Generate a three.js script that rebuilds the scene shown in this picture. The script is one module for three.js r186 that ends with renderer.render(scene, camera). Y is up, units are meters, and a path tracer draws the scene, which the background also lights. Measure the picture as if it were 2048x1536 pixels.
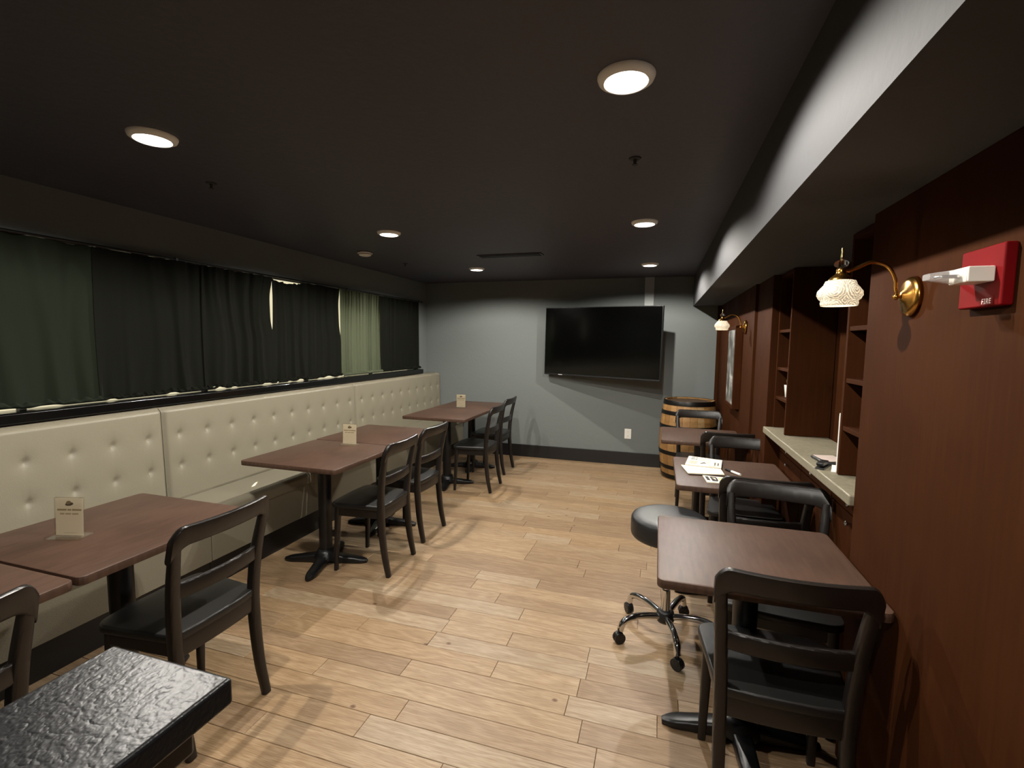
import * as THREE from 'three';
import { RoundedBoxGeometry } from 'three/addons/geometries/RoundedBoxGeometry.js';
import { mergeGeometries, mergeVertices, toCreasedNormals } from 'three/addons/utils/BufferGeometryUtils.js';

// ------------------------------------------------------------------ camera, sky, exposure
const scene = new THREE.Scene();
const camera = new THREE.PerspectiveCamera(77.516, 2048 / 1536, 0.02, 60);
camera.position.set(0, 1.5, 0);
camera.quaternion.setFromRotationMatrix(new THREE.Matrix4().makeBasis(
  new THREE.Vector3(0.955551, 0.010776, -0.29463),
  new THREE.Vector3(-0.036093, 0.996091, -0.080625),
  new THREE.Vector3(0.292609, 0.087675, 0.952204)));
scene.add(camera);
scene.background = new THREE.Color().setRGB(0.95, 0.86, 0.56);        // hazy evening glow outside the windows
const renderer = new THREE.WebGLRenderer({ antialias: true });
renderer.toneMapping = THREE.LinearToneMapping;
renderer.toneMappingExposure = 1.0;
renderer.shadowMap.enabled = true;
const LAMP_CD = 7.4, LAMP_TINT = new THREE.Color().setRGB(1.0, 0.945, 0.86);

const sun = new THREE.DirectionalLight(new THREE.Color().setRGB(1.0, 0.93, 0.74), 45);   // high sun outside, reaching in only between the curtains
sun.position.set(-3.05 - 4.1, 1.78 + 12.85, -3.2 - 6.4); sun.target.position.set(-3.05, 1.78, -3.2);
sun.castShadow = true; sun.shadow.mapSize.set(2048, 2048); Object.assign(sun.shadow.camera, { left: -5, right: 5, top: 5, bottom: -5, near: 1, far: 30 });
scene.add(sun, sun.target);

// ------------------------------------------------------------------ room measures (metres)
const XL = -3.08, XR = 0.67, ZB = -5.98, ZF = 1.7, YC = 2.28, YS = 1.936, XB = 0.353;

// ------------------------------------------------------------------ helpers
let seed = 1234567;
const rnd = () => { seed = (seed * 1664525 + 1013904223) >>> 0; return seed / 4294967296; };
const rr = (a, b) => a + (b - a) * rnd();
const V = (x, y, z) => new THREE.Vector3(x, y, z);
const taken = {};
function numbered(name) {
  const n = taken[name] = (taken[name] ?? -1) + 1;
  return n ? `${name}_${String(n).padStart(3, '0')}` : name;
}
function mesh(name, g, m, parent) {
  const geo = Array.isArray(g) ? mergeGeometries(g.map(clean), false) : g;
  const o = new THREE.Mesh(geo, m); o.name = name; o.castShadow = o.receiveShadow = true;
  if (parent) parent.add(o);
  return o;
}
function clean(g) {
  const a = g.index ? g.toNonIndexed() : g.clone();
  for (const k of Object.keys(a.attributes)) if (!['position', 'normal', 'uv'].includes(k)) a.deleteAttribute(k);
  if (!a.attributes.uv) a.setAttribute('uv', new THREE.BufferAttribute(new Float32Array(a.attributes.position.count * 2), 2));
  if (!a.attributes.normal) a.computeVertexNormals();
  return a;
}
function tag(o, label, category, group, kind) {
  o.userData.label = label;
  if (category) o.userData.category = category;
  if (group) o.userData.group = group;
  if (kind) o.userData.kind = kind;
  return o;
}
function thing(name, label, category, [x, y, z] = [0, 0, 0], turn = 0, group) {
  const o = new THREE.Group(); o.name = numbered(name); o.position.set(x, y, z); o.rotation.y = turn;
  scene.add(o); return tag(o, label, category, group);
}
function single(name, g, m, label, category, group) { const o = mesh(numbered(name), g, m, scene); return tag(o, label, category, group); }
function struct(name, label, category) { const o = new THREE.Group(); o.name = name; scene.add(o); return tag(o, label, category, null, 'structure'); }
function structMesh(name, g, m, label, category) { const o = mesh(name, g, m, scene); return tag(o, label, category, null, 'structure'); }
function dup(src, pos, turn, label, group) {
  const c = src.clone(); c.name = numbered(src.name.replace(/_\d{3}$/, '')); c.position.set(...pos); c.rotation.y = turn; scene.add(c);
  c.userData = { ...src.userData, label }; if (group) c.userData.group = group;
  return c;
}
// uv in metres by dominant normal
function uvBox(g, s = 1) {
  const a = g.index ? g.toNonIndexed() : g; a.computeVertexNormals === undefined;
  const p = a.attributes.position, n = a.attributes.normal, uv = new Float32Array(p.count * 2);
  for (let i = 0; i < p.count; i++) {
    const ax = Math.abs(n.getX(i)), ay = Math.abs(n.getY(i)), az = Math.abs(n.getZ(i));
    let u, v;
    if (ay >= ax && ay >= az) { u = p.getX(i); v = p.getZ(i); } else if (ax >= az) { u = p.getZ(i); v = p.getY(i); } else { u = p.getX(i); v = p.getY(i); }
    uv[2 * i] = u * s; uv[2 * i + 1] = v * s;
  }
  a.setAttribute('uv', new THREE.BufferAttribute(uv, 2)); return a;
}
const box = (x0, x1, y0, y1, z0, z1) => uvBox(new THREE.BoxGeometry(Math.abs(x1 - x0), Math.abs(y1 - y0), Math.abs(z1 - z0)).translate((x0 + x1) / 2, (y0 + y1) / 2, (z0 + z1) / 2));
const rbox = (x0, x1, y0, y1, z0, z1, r = 0.004, s = 2) => uvBox(new RoundedBoxGeometry(Math.abs(x1 - x0), Math.abs(y1 - y0), Math.abs(z1 - z0), s, r).translate((x0 + x1) / 2, (y0 + y1) / 2, (z0 + z1) / 2));
const cyl = (r0, r1, h, y, n = 24) => new THREE.CylinderGeometry(r1, r0, h, n).translate(0, y + h / 2, 0);
const lathe = (pts, n = 40) => new THREE.LatheGeometry(pts.map(p => new THREE.Vector2(p[0], p[1])), n);
function tube(pts, r, seg = 40, n = 12) { return new THREE.TubeGeometry(new THREE.CatmullRomCurve3(pts.map(p => V(...p))), seg, r, n, false); }
function loft(rings, crease = 0.7) {            // rings: arrays of Vector3, equal counts, capped ends
  const n = rings[0].length, pos = [], idx = [];
  rings.forEach(r => r.forEach(p => pos.push(p.x, p.y, p.z)));
  for (let i = 0; i < rings.length - 1; i++) for (let j = 0; j < n; j++) {
    const a = i * n + j, b = i * n + (j + 1) % n, c = a + n, d = b + n; idx.push(a, c, b, b, c, d);
  }
  for (const [ri, flip] of [[0, false], [rings.length - 1, true]]) {
    const c = new THREE.Vector3(); rings[ri].forEach(p => c.add(p)); c.divideScalar(n);
    const ci = pos.length / 3; pos.push(c.x, c.y, c.z);
    for (let j = 0; j < n; j++) { const a = ri * n + j, b = ri * n + (j + 1) % n; flip ? idx.push(a, ci, b) : idx.push(a, b, ci); }
  }
  const g = new THREE.BufferGeometry(); g.setAttribute('position', new THREE.Float32BufferAttribute(pos, 3)); g.setIndex(idx);
  // orient outwards
  const t = g.toNonIndexed(), p = t.attributes.position; let vol = 0; const a = V(0, 0, 0), b = V(0, 0, 0), c = V(0, 0, 0);
  for (let i = 0; i < p.count; i += 3) { a.fromBufferAttribute(p, i); b.fromBufferAttribute(p, i + 1); c.fromBufferAttribute(p, i + 2); vol += a.dot(b.cross(c)); }
  if (vol < 0) { for (let i = 0; i < idx.length; i += 3) { const k = idx[i]; idx[i] = idx[i + 1]; idx[i + 1] = k; } g.setIndex(idx); }
  return uvBox(toCreasedNormals(g, crease));
}
function rrect(a, b, r, k = 3) {               // rounded rectangle ring (half sizes a,b)
  const out = []; r = Math.min(r, a * 0.98, b * 0.98);
  for (const [sx, sy, t0] of [[1, 1, 0], [-1, 1, Math.PI / 2], [-1, -1, Math.PI], [1, -1, 1.5 * Math.PI]])
    for (let i = 0; i < k; i++) { const t = t0 + (i / (k - 1)) * Math.PI / 2; out.push([sx * (a - r) + r * Math.cos(t), sy * (b - r) + r * Math.sin(t)]); }
  return out;
}
function slabShape(w, d, r) {
  const s = new THREE.Shape(), x = w / 2, y = d / 2;
  s.moveTo(-x + r, -y); s.lineTo(x - r, -y); s.absarc(x - r, -y + r, r, -Math.PI / 2, 0); s.lineTo(x, y - r); s.absarc(x - r, y - r, r, 0, Math.PI / 2);
  s.lineTo(-x + r, y); s.absarc(-x + r, y - r, r, Math.PI / 2, Math.PI); s.lineTo(-x, -y + r); s.absarc(-x + r, -y + r, r, Math.PI, 1.5 * Math.PI);
  return s;
}
function flatSlab(w, d, r, t, bev) {            // lying flat, top at y = t
  const g = new THREE.ExtrudeGeometry(slabShape(w - 2 * bev, d - 2 * bev, r), { depth: t - 2 * bev, bevelEnabled: bev > 0, bevelSize: bev, bevelThickness: bev, bevelSegments: 2, curveSegments: 6 });
  g.rotateX(-Math.PI / 2).translate(0, bev, 0); return uvBox(toCreasedNormals(g, 0.6));
}

// ------------------------------------------------------------------ noise and textures
function hash(ix, iy, s) { let h = Math.imul(ix, 374761393) ^ Math.imul(iy, 668265263) ^ Math.imul(s, 2147483647 - 97); h = Math.imul(h ^ (h >>> 13), 1274126177); return ((h ^ (h >>> 16)) >>> 0) / 4294967296; }
function vnoise(x, y, s, px = 0, py = 0) {
  const ix = Math.floor(x), iy = Math.floor(y), fx = x - ix, fy = y - iy, u = fx * fx * (3 - 2 * fx), v = fy * fy * (3 - 2 * fy);
  const w = (a, p) => p ? ((a % p) + p) % p : a;
  const h = (a, b) => hash(w(a, px), w(b, py), s);
  return (h(ix, iy) * (1 - u) + h(ix + 1, iy) * u) * (1 - v) + (h(ix, iy + 1) * (1 - u) + h(ix + 1, iy + 1) * u) * v;
}
function fbm(x, y, s, px, py, o = 4) { let a = 0, k = 0.5, f = 1; for (let i = 0; i < o; i++) { a += k * vnoise(x * f, y * f, s + i, px * f, py * f); k *= 0.5; f *= 2; } return a / (1 - Math.pow(0.5, o)); }
function dataTex(w, h, fn, srgb, rep) {
  const d = new Uint8Array(w * h * 4);
  for (let y = 0; y < h; y++) for (let x = 0; x < w; x++) { const c = fn(x / w, y / h); const i = (y * w + x) * 4; for (let k = 0; k < 3; k++) d[i + k] = Math.max(0, Math.min(255, Math.round(c[k] * 255))); d[i + 3] = 255; }
  const t = new THREE.DataTexture(d, w, h); t.magFilter = THREE.LinearFilter; t.minFilter = THREE.LinearMipmapLinearFilter; t.generateMipmaps = true;
  t.wrapS = t.wrapT = THREE.RepeatWrapping; if (srgb) t.colorSpace = THREE.SRGBColorSpace; if (rep) t.repeat.set(...rep); t.needsUpdate = true; return t;
}
const lerp3 = (a, b, t) => a.map((v, i) => v + (b[i] - v) * t);
const S = (r, g, b) => [r / 255, g / 255, b / 255];
// oak boards: 1.6 m x 0.2333 m per repeat, cathedral figure and fine pores
function oak(s) {
  return dataTex(1024, 192, (u, v) => {
    const x = u * 8, y = v * 4;
    const warp = fbm(x * 0.5, y * 0.75, s, 4, 3, 3) * 5.5 + fbm(x, y, s + 9, 8, 4, 2) * 0.8;
    const ring = 0.5 + 0.5 * Math.sin((v * 2 * 3.1416 * 2 + warp * 2.6) * 2.0);
    const fine = fbm(u * 24, v * 90, s + 20, 24, 90, 3);
    const pore = Math.pow(fbm(u * 40, v * 160, s + 31, 40, 160, 2), 3);
    const blotch = fbm(u * 3, v * 2, s + 44, 3, 2, 3);
    let t = 0.40 * ring + 0.36 * fine + 0.34 * blotch - 0.14;
    let c = lerp3(S(178, 159, 133), S(138, 117, 92), Math.max(0, Math.min(1, t)));
    c = lerp3(c, S(120, 92, 62), Math.min(0.5, pore * 1.3));
    const kx = u * 1.6 - (0.3 + 0.9 * hash(s, 3, 8)), ky = v * 0.233 - (0.05 + 0.12 * hash(s, 4, 8)); const kd = Math.sqrt(kx * kx * 0.6 + ky * ky);
    if (s % 2 === 0 && kd < 0.012) c = lerp3(S(92, 66, 42), c, Math.max(0, kd / 0.012) ** 2);
    return c;
  }, true, [1 / 1.6, 1 / 0.2333]);
}
const oakTex = [11, 24, 37, 52, 66].map(oak);
const oakBump = dataTex(512, 128, (u, v) => { const f = fbm(u * 20, v * 60, 5, 20, 60, 3) * 0.7 + fbm(u * 3, v * 4, 6, 3, 4, 2) * 0.3; return [f, f, f]; }, false, [1 / 0.8, 1 / 0.2333]);
function grain(c0, c1, s, fu, fv, rep, size = 512) {
  return dataTex(size, size, (u, v) => { const f = fbm(u * fu, v * fv, s, fu, fv, 4), b = fbm(u * 4, v * 4, s + 7, 4, 4, 3); return lerp3(c0, c1, Math.max(0, Math.min(1, 0.65 * f + 0.5 * b - 0.08))); }, true, rep);
}
function speck(s, f, rep, size = 512, o = 4) { return dataTex(size, size, (u, v) => { const k = fbm(u * f, v * f, s, f, f, o); return [k, k, k]; }, false, rep); }
const walnutTex = grain(S(88, 65, 52), S(58, 41, 32), 71, 60, 8, [1.6, 1.6]);
const panelTex = grain(S(60, 31, 11), S(46, 22, 7), 81, 120, 6, [1.2, 1.2]);
const panelRough = dataTex(256, 256, (u, v) => { const k = 0.62 + 0.22 * fbm(u * 6, v * 6, 88, 6, 6, 4); return [k, k, k]; }, false, [0.8, 0.8]);
const barrelTex = grain(S(180, 150, 106), S(136, 106, 66), 91, 8, 50, [4, 1.2]);
const vinylBump = speck(101, 48, [6, 6]);
const plasterBump = speck(111, 40, [1.5, 1.5]);
const brushBump = speck(121, 24, [2, 2], 512, 5);
const fabricBump = dataTex(256, 256, (u, v) => { const k = 0.5 + 0.25 * Math.sin(u * 128 * Math.PI) + 0.25 * Math.sin(v * 128 * Math.PI); return [k, k, k]; }, false, [8, 8]);
const crackleBump = dataTex(512, 512, (u, v) => { const a = fbm(u * 26, v * 26, 131, 26, 26, 3), b = fbm(u * 70, v * 70, 137, 70, 70, 2); const k = Math.min(1, Math.abs(a - 0.5) * 3.5) * 0.7 + 0.3 * b; return [k, k, k]; }, false, [4, 4]);
const stoneTex = dataTex(256, 256, (u, v) => { const f = fbm(u * 40, v * 40, 141, 40, 40, 3), b = fbm(u * 5, v * 5, 146, 5, 5, 3); return lerp3(S(140, 133, 113), S(104, 98, 80), Math.max(0, Math.min(1, f * 0.7 + b * 0.5 - 0.1))); }, true, [2, 2]);

const std = (hex, roughness, extra = {}) => new THREE.MeshStandardMaterial({ color: hex, roughness, ...extra });
const M = {
  wallGrey: std(0x696e6c, 0.8, { bumpMap: plasterBump, bumpScale: 0.0006 }),
  wallDark: std(0x3c3d3d, 0.75, { bumpMap: plasterBump, bumpScale: 0.0006 }),
  ceiling: std(0x3d3c47, 0.55, { bumpMap: brushBump, bumpScale: 0.0012 }),
  soffit: std(0x38383a, 0.8, { bumpMap: brushBump, bumpScale: 0.0008 }),
  blackTrim: std(0x121111, 0.4),
  ledge: std(0x070707, 0.18),
  subfloor: std(0x20160e, 0.9),
  table: new THREE.MeshPhysicalMaterial({ color: 0xffffff, roughness: 0.46, specularIntensity: 0.6, map: walnutTex, bumpMap: brushBump, bumpScale: 0.0002 }),
  iron: std(0x0c0c0d, 0.38),
  chair: std(0x17120f, 0.36, { bumpMap: brushBump, bumpScale: 0.0002 }),
  chairSeat: std(0x131211, 0.42),
  vinyl: std(0x7d7766, 0.46, { bumpMap: vinylBump, bumpScale: 0.0004 }),
  panel: new THREE.MeshPhysicalMaterial({ color: 0xffffff, roughness: 1, specularIntensity: 0.1, map: panelTex, roughnessMap: panelRough }),
  stone: std(0xffffff, 0.5, { map: stoneTex }),
  chrome: std(0xd8d8d8, 0.08, { metalness: 1 }),
  brass: std(0xb98a45, 0.22, { metalness: 1 }),
  blackPlastic: std(0x0d0d0e, 0.45),
  leather: std(0x16181a, 0.4, { bumpMap: vinylBump, bumpScale: 0.0003 }),
  hoop: std(0x1c1a18, 0.35, { metalness: 0.6 }),
  barrelHead: std(0x6b5a48, 0.4, { map: barrelTex }),
  screen: std(0x030303, 0.12),
  white: std(0xe6e3db, 0.5),
  red: new THREE.MeshPhysicalMaterial({ color: 0x68070b, roughness: 0.6, specularIntensity: 0.15 }),
  cap: new THREE.MeshPhysicalMaterial({ color: 0x0d0d0f, roughness: 0.36, specularIntensity: 0.5, bumpMap: crackleBump, bumpScale: 0.0004 }),
  glass: new THREE.MeshPhysicalMaterial({ color: 0xffffff, roughness: 0.03, transmission: 1, thickness: 0, ior: 1.5 }),
  crystal: new THREE.MeshPhysicalMaterial({ color: 0xffffff, roughness: 0.02, transmission: 1, thickness: 0.02, ior: 1.5 }),
  gold: std(0xb08a3c, 0.5),
};
const curtainMat = (hex, tr) => new THREE.MeshPhysicalMaterial({ color: hex, roughness: 1, transmission: tr, thickness: 0, side: THREE.DoubleSide, specularIntensity: 0.25, bumpMap: fabricBump, bumpScale: 0.0004 });
M.curtainDark = curtainMat(0x12130e, 0.008);
M.curtainOlive = curtainMat(0x1d2219, 0.05);
M.curtainSage = curtainMat(0x545a47, 0.06);
function canvasTex(w, h, draw) { const c = document.createElement('canvas'); c.width = w; c.height = h; const x = c.getContext('2d'); draw(x, w, h); const t = new THREE.CanvasTexture(c); t.colorSpace = THREE.SRGBColorSpace; return t; }

// ================================================================== THE SETTING
// ---- floor: oak boards running across the room
{
  const floor = struct('floor', 'light oak plank floor with staggered butt joints', 'floor');
  mesh('subfloor', box(XL - 0.2, 1.1, -0.12, -0.014, ZB - 0.2, ZF + 0.2), M.subfloor, floor);
  const tints = [0xffffff, 0xf5eee6, 0xebe1d6, 0xfff8ee, 0xe2d7cc, 0xf8eddd];
  const mats = []; for (const t of oakTex) for (const c of tints) mats.push(std(c, 0.46, { map: t, bumpMap: oakBump, bumpScale: 0.0008 }));
  const known = { 0: [-1.464], 1: [-1.06], 2: [-0.17], 3: [-1.443], 4: [-1.067], 5: [-0.675], 6: [-1.453], 7: [-0.673], 8: [-1.04], 9: [-0.678], 11: [-1.053], 12: [-0.67], 15: [-0.475], 16: [-0.84] };
  const P = 0.1165, z0 = -1.3275, X0 = -2.58, X1 = 0.8, gap = 0.0016, rest = [];
  function board(x0, x1, zn, zf, keep) {
    const w = x1 - x0 - gap, d = zn - zf - gap, c = 0.0014, t = 0.014, hw = w / 2, hd = d / 2;
    const y = -rnd() * 0.0005;
    const top = [[-hw + c, hd - c], [hw - c, hd - c], [hw - c, -hd + c], [-hw + c, -hd + c]], rim = [[-hw, hd], [hw, hd], [hw, -hd], [-hw, -hd]];
    const pos = [], uv = [], ou = rnd() * 1.6, ov = rnd() * 0.2333;
    const quad = (a, b, cc, dd) => { for (const q of [a, b, cc, a, cc, dd]) { pos.push(...q); uv.push(q[0] + hw + ou, q[2] + hd + ov); } };
    const T = top.map(p => [p[0], y, p[1]]), R = rim.map(p => [p[0], y - c, p[1]]), B = rim.map(p => [p[0], -t, p[1]]);
    quad(...T);
    for (let i = 0; i < 4; i++) { const j = (i + 1) % 4; quad(R[i], R[j], T[j], T[i]); quad(B[i], B[j], R[j], R[i]); }
    const g = new THREE.BufferGeometry(); g.setAttribute('position', new THREE.Float32BufferAttribute(pos, 3)); g.setAttribute('uv', new THREE.Float32BufferAttribute(uv, 2)); g.computeVertexNormals();
    const m = mats[Math.floor(rnd() * mats.length)];
    if (keep) { const o = mesh(numbered('plank'), g, m, floor); o.position.set((x0 + x1) / 2, 0, (zn + zf) / 2); } else rest.push(g.translate((x0 + x1) / 2, 0, (zn + zf) / 2));
  }
  const firstRow = -5, lastRow = 39;
  for (let k = -26; k <= lastRow; k++) {
    const zn = z0 - P * k, zf = Math.max(ZB, zn - P);
    const joints = (known[k] || []).slice();
    const a = joints.length ? joints[0] : X0 + rr(0.25, 1.3);
    const set = new Set([a]);
    for (let x = a; ;) { x += [0.385, 0.78, 1.15, 1.55, 1.2][Math.floor(rnd() * 5)] + rr(-0.03, 0.03); if (x > X1 - 0.12) break; set.add(x); }
    for (let x = a; ;) { x -= [0.385, 0.78, 1.15, 1.55, 1.2][Math.floor(rnd() * 5)] + rr(-0.03, 0.03); if (x < X0 + 0.12) break; set.add(x); }
    const xs = [X0, ...[...set].sort((p, q) => p - q), X1];
    for (let i = 0; i < xs.length - 1; i++) board(xs[i], xs[i + 1], zn, zf, k >= firstRow);
    if (zf <= ZB) break;
  }
  const rs = mesh('plank_field', rest, mats[1], floor); rs.userData.kind = 'stuff';
}
// ---- ceiling, back wall, baseboard
structMesh('ceiling', box(XL - 0.06, 1.1, YC, YC + 0.15, ZB - 0.2, ZF + 0.2), M.ceiling, 'black painted low ceiling', 'ceiling');
structMesh('wall_back', box(XL - 0.3, 1.1, 0, YC, ZB - 0.15, ZB), M.wallGrey, 'blue-grey painted wall behind the television', 'wall');
structMesh('wall_front', box(XL - 0.3, 1.1, 0, YC, ZF, ZF + 0.15), M.wallDark, 'dark painted wall facing the television', 'wall');
structMesh('baseboard_back', rbox(-2.5, XR, 0, 0.16, ZB, ZB + 0.018, 0.004), M.blackTrim, 'tall black baseboard along the blue-grey wall', 'baseboard');
// ---- soffit beam over the wood wall
structMesh('trim_1', box(XB, 1.1, YS, YC, ZB, ZF), M.soffit, 'dark painted dropped soffit above the wood panelling', 'soffit');
// ---- left wall with a long window band
const WZ0 = -0.55, WZ1 = -5.74, WY0 = 1.09, WY1 = 2.0;
{
  const w = struct('wall_left', 'dark grey wall with a long curtained window band', 'wall');
  mesh('wall_below_window', box(XL - 0.06, XL, 0, WY0, ZB, ZF), M.wallGrey, w);
  mesh('wall_above_window', box(XL - 0.03, XL, WY1, YC, ZB, ZF), M.wallGrey, w);
  mesh('wall_pier', box(XL - 0.06, XL, WY0, WY1, WZ0, ZF), M.wallGrey, w);
  mesh('wall_pier', box(XL - 0.06, XL, WY0, WY1, ZB, WZ1), M.wallGrey, w);
  const win = struct('window_1', 'long band of window panes behind black curtains', 'window');
  const f = 0.03, xg = XL - 0.045, WH = YC - 0.01;
  mesh('window_head', box(XL - 0.06, XL - 0.03, WH, YC + 0.02, ZB, ZF), M.blackTrim, win);
  mesh('head_jamb', box(XL - 0.06, XL - 0.03, WY1, WH, WZ0, ZF), M.blackTrim, win);
  mesh('head_jamb', box(XL - 0.06, XL - 0.03, WY1, WH, ZB, WZ1), M.blackTrim, win);
  mesh('frame_head', box(xg - 0.014, xg + 0.014, WH - f, WH, WZ1, WZ0), M.blackTrim, win);
  mesh('frame_sill', box(xg - 0.014, xg + 0.014, WY0, WY0 + f, WZ1, WZ0), M.blackTrim, win);
  const n = 5; for (let i = 0; i <= n; i++) { const z = WZ1 + (WZ0 - WZ1) * i / n; mesh('mullion', box(xg - 0.014, xg + 0.014, WY0 + f, WH - f, Math.max(WZ1, z - f / 2), Math.min(WZ0, z + f / 2)), M.blackTrim, win); }
  for (let i = 0; i < n; i++) { const a = WZ1 + (WZ0 - WZ1) * i / n + f / 2, b = WZ1 + (WZ0 - WZ1) * (i + 1) / n - f / 2; mesh('pane', box(xg - 0.003, xg + 0.003, WY0 + f, WH - f, a, b), M.glass, win); }
  const led = structMesh('trim_2', [rbox(-2.935, XL, 1.078, 1.135, -5.62, ZF, 0.01, 3)], M.ledge, 'glossy black window ledge above the upholstered bench', 'ledge');
}
// ---- right wall: wood piers either side of a shelved niche
const NZ0 = -1.92, NZ1 = -3.40;
{
  const w = struct('wall_right', 'brown wood panelled wall with a niche for counter and shelves', 'wall');
  mesh('near_pier', rbox(XR, 1.1, 0, YS, NZ0, ZF, 0.003), M.panel, w);
  mesh('far_pier', rbox(XR, 1.1, 0, YS, -3.88, NZ1, 0.003), M.panel, w);
  mesh('end_pier', rbox(XR - 0.018, 1.1, 0, YS, ZB, -3.88, 0.003), M.panel, w);
  mesh('corner_trim', rbox(XR - 0.05, XR - 0.018, 0, YS, ZB, ZB + 0.05, 0.003), M.panel, w);
  mesh('niche_back', box(0.94, 1.1, 0, YS, NZ1, NZ0), M.panel, w);
}
// ---- half wall with a black wooden cap beside the entrance
{
  const w = struct('wall_half', 'low half wall with a thick glossy black wooden cap', 'wall');
  const zf = -0.437, zn = 0.55, x0 = -0.703, x1 = -0.494;
  mesh('cap', rbox(x0, x1, 1.045, 1.08, zn, zf, 0.006, 3), M.cap, w);
  mesh('cap_moulding', rbox(x0 + 0.022, x1 - 0.03, 0.995, 1.045, zn, zf + 0.03, 0.006, 2), M.blackTrim, w);
  mesh('half_wall_body', box(x0 + 0.04, x1 - 0.05, 0, 0.995, zn, zf + 0.048), M.blackTrim, w);
}

// ================================================================== CURTAINS
{
  const rod = thing('curtain_rod', 'thin black curtain rod across the whole window band', 'curtain rod', [XL + 0.03, 2.013, 0]);
  mesh('rod', new THREE.CylinderGeometry(0.008, 0.008, 5.3, 12).rotateX(Math.PI / 2).translate(0, 0, (WZ0 + WZ1) / 2), M.blackTrim, rod);
  for (const z of [-0.6, -2.4, -4.2, -5.7]) mesh('bracket', rbox(-0.03, 0.012, -0.012, 0.012, z - 0.01, z + 0.01, 0.003), M.blackTrim, rod);
  mesh('end_cap', new THREE.SphereGeometry(0.014, 12, 8).translate(0, 0, WZ1 - 0.06 + 0.01), M.blackTrim, rod);
  // pulls: how far the hem is drawn sideways, giving wedge shaped light gaps
  function curtain(z0, z1, m, label, folds, amp, sd, pull0 = 0, pull1 = 0, lift = [], sag = 0) {
    const nu = 150, nv = 26, yT = 2.004, yB = 1.138, t = thing('curtain', label, 'curtain', [XL + 0.03, 0, 0], 0, 'window curtains');
    const pos = [], uv = [], idx = [];
    for (let j = 0; j <= nv; j++) for (let i = 0; i <= nu; i++) {
      const u = i / nu, v = j / nv;                                 // v 0 top .. 1 hem
      const slit = Math.exp(-(((v - 0.30) / 0.22) ** 4));             // neighbouring edges part in the upper half
      const za = z0 - pull0 * slit, zb = z1 + pull1 * slit;
      const calm = Math.min(1, 0.15 + 6 * (pull1 ? 1 - u : pull0 ? u : 1));
      let hemUp = 0; for (const [c, w, h] of lift) hemUp += h * Math.exp(-(((u - c) / w) ** 4));
      const ph = folds * Math.PI * 2 * u + 2.5 * vnoise(u * 5, v * 1.5, sd) + 1.2 * vnoise(u * 11, v * 2, sd + 3);
      const gather = 0.55 + 0.45 * Math.pow(Math.abs(2 * v - 1), 1.5);
      const depth = calm * amp * gather * (Math.sin(ph) + 0.35 * Math.sin(2.3 * ph + 1)) * (0.5 + vnoise(u * 4, 3, sd + 5)) + 0.01 * Math.sin(u * 9 + sd);
      const drag = 0.03 * Math.sin(v * 2.6) * (vnoise(u * 6, 1.3, sd + 8) - 0.5);
      pos.push(depth, yT - sag * Math.exp(-(((u - 0.2) / 0.2) ** 4)) * (1 - v) * (0.6 + 0.8 * vnoise(u * 40, 0, sd)) + (yB + hemUp - yT) * v + (v > 0.93 ? 0.012 * vnoise(u * folds * 3, 0, sd + 2) : 0), za + (zb - za) * u + drag); uv.push(u * Math.abs(z1 - z0), v * 0.86);
    }
    for (let j = 0; j < nv; j++) for (let i = 0; i < nu; i++) { const a = j * (nu + 1) + i, b = a + 1, c = a + nu + 1, d = c + 1; idx.push(a, b, c, b, d, c); }
    const g = new THREE.BufferGeometry(); g.setAttribute('position', new THREE.Float32BufferAttribute(pos, 3)); g.setAttribute('uv', new THREE.Float32BufferAttribute(uv, 2)); g.setIndex(idx); g.computeVertexNormals();
    mesh('cloth', g, m, t);
    // ruffled hem resting on the ledge
    const hp = [], hi = [], n2 = 220, mrow = 6;
    for (let j = 0; j <= mrow; j++) for (let i = 0; i <= n2; i++) { const u = i / n2, a = j / mrow * Math.PI; const k = 0.5 + 0.5 * Math.sin(u * folds * 21 + 4 * vnoise(u * 30, 0, sd)); let up = 0; for (const [c, w, h] of lift) up += h * Math.exp(-(((u - c) / w) ** 4)); hp.push(0.012 + (0.014 + 0.012 * k) * Math.sin(a), 1.138 + up + 0.014 * (1 + Math.cos(a)) * (0.6 + 0.6 * k), z0 + (z1 - z0) * (0.005 + u * 0.99)); }
    for (let j = 0; j < mrow; j++) for (let i = 0; i < n2; i++) { const a = j * (n2 + 1) + i; hi.push(a, a + 1, a + n2 + 1, a + 1, a + n2 + 2, a + n2 + 1); }
    const hg = new THREE.BufferGeometry(); hg.setAttribute('position', new THREE.Float32BufferAttribute(hp, 3)); hg.setIndex(hi); hg.computeVertexNormals(); hg.setAttribute('uv', new THREE.Float32BufferAttribute(new Float32Array(hp.length / 3 * 2), 2));
    mesh('ruffled_hem', hg, m, t);
    return t;
  }
  const lifts = (n, sd) => { const o = []; for (let i = 0; i < n; i++) o.push([hash(i, sd, 4), 0.02 + 0.05 * hash(i, sd, 5), 0.004 + 0.006 * hash(i, sd, 6)]); return o; };
  curtain(-0.46, -1.92, M.curtainOlive, 'olive tinted curtain with soft folds nearest the half wall', 7, 0.016, 3, 0, 0, [[0.68, 0.07, 0.008], [0.82, 0.04, 0.007]]);
  curtain(-1.90, -2.60, M.curtainDark, 'black curtain beside the olive tinted curtain', 4, 0.012, 14, 0, 0, lifts(2, 2));
  curtain(-2.57, -3.205, M.curtainDark, 'black curtain with a deep drawn fold, between another black curtain and a bright slit', 5, 0.014, 25, 0, 0.037, lifts(5, 3));
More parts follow.
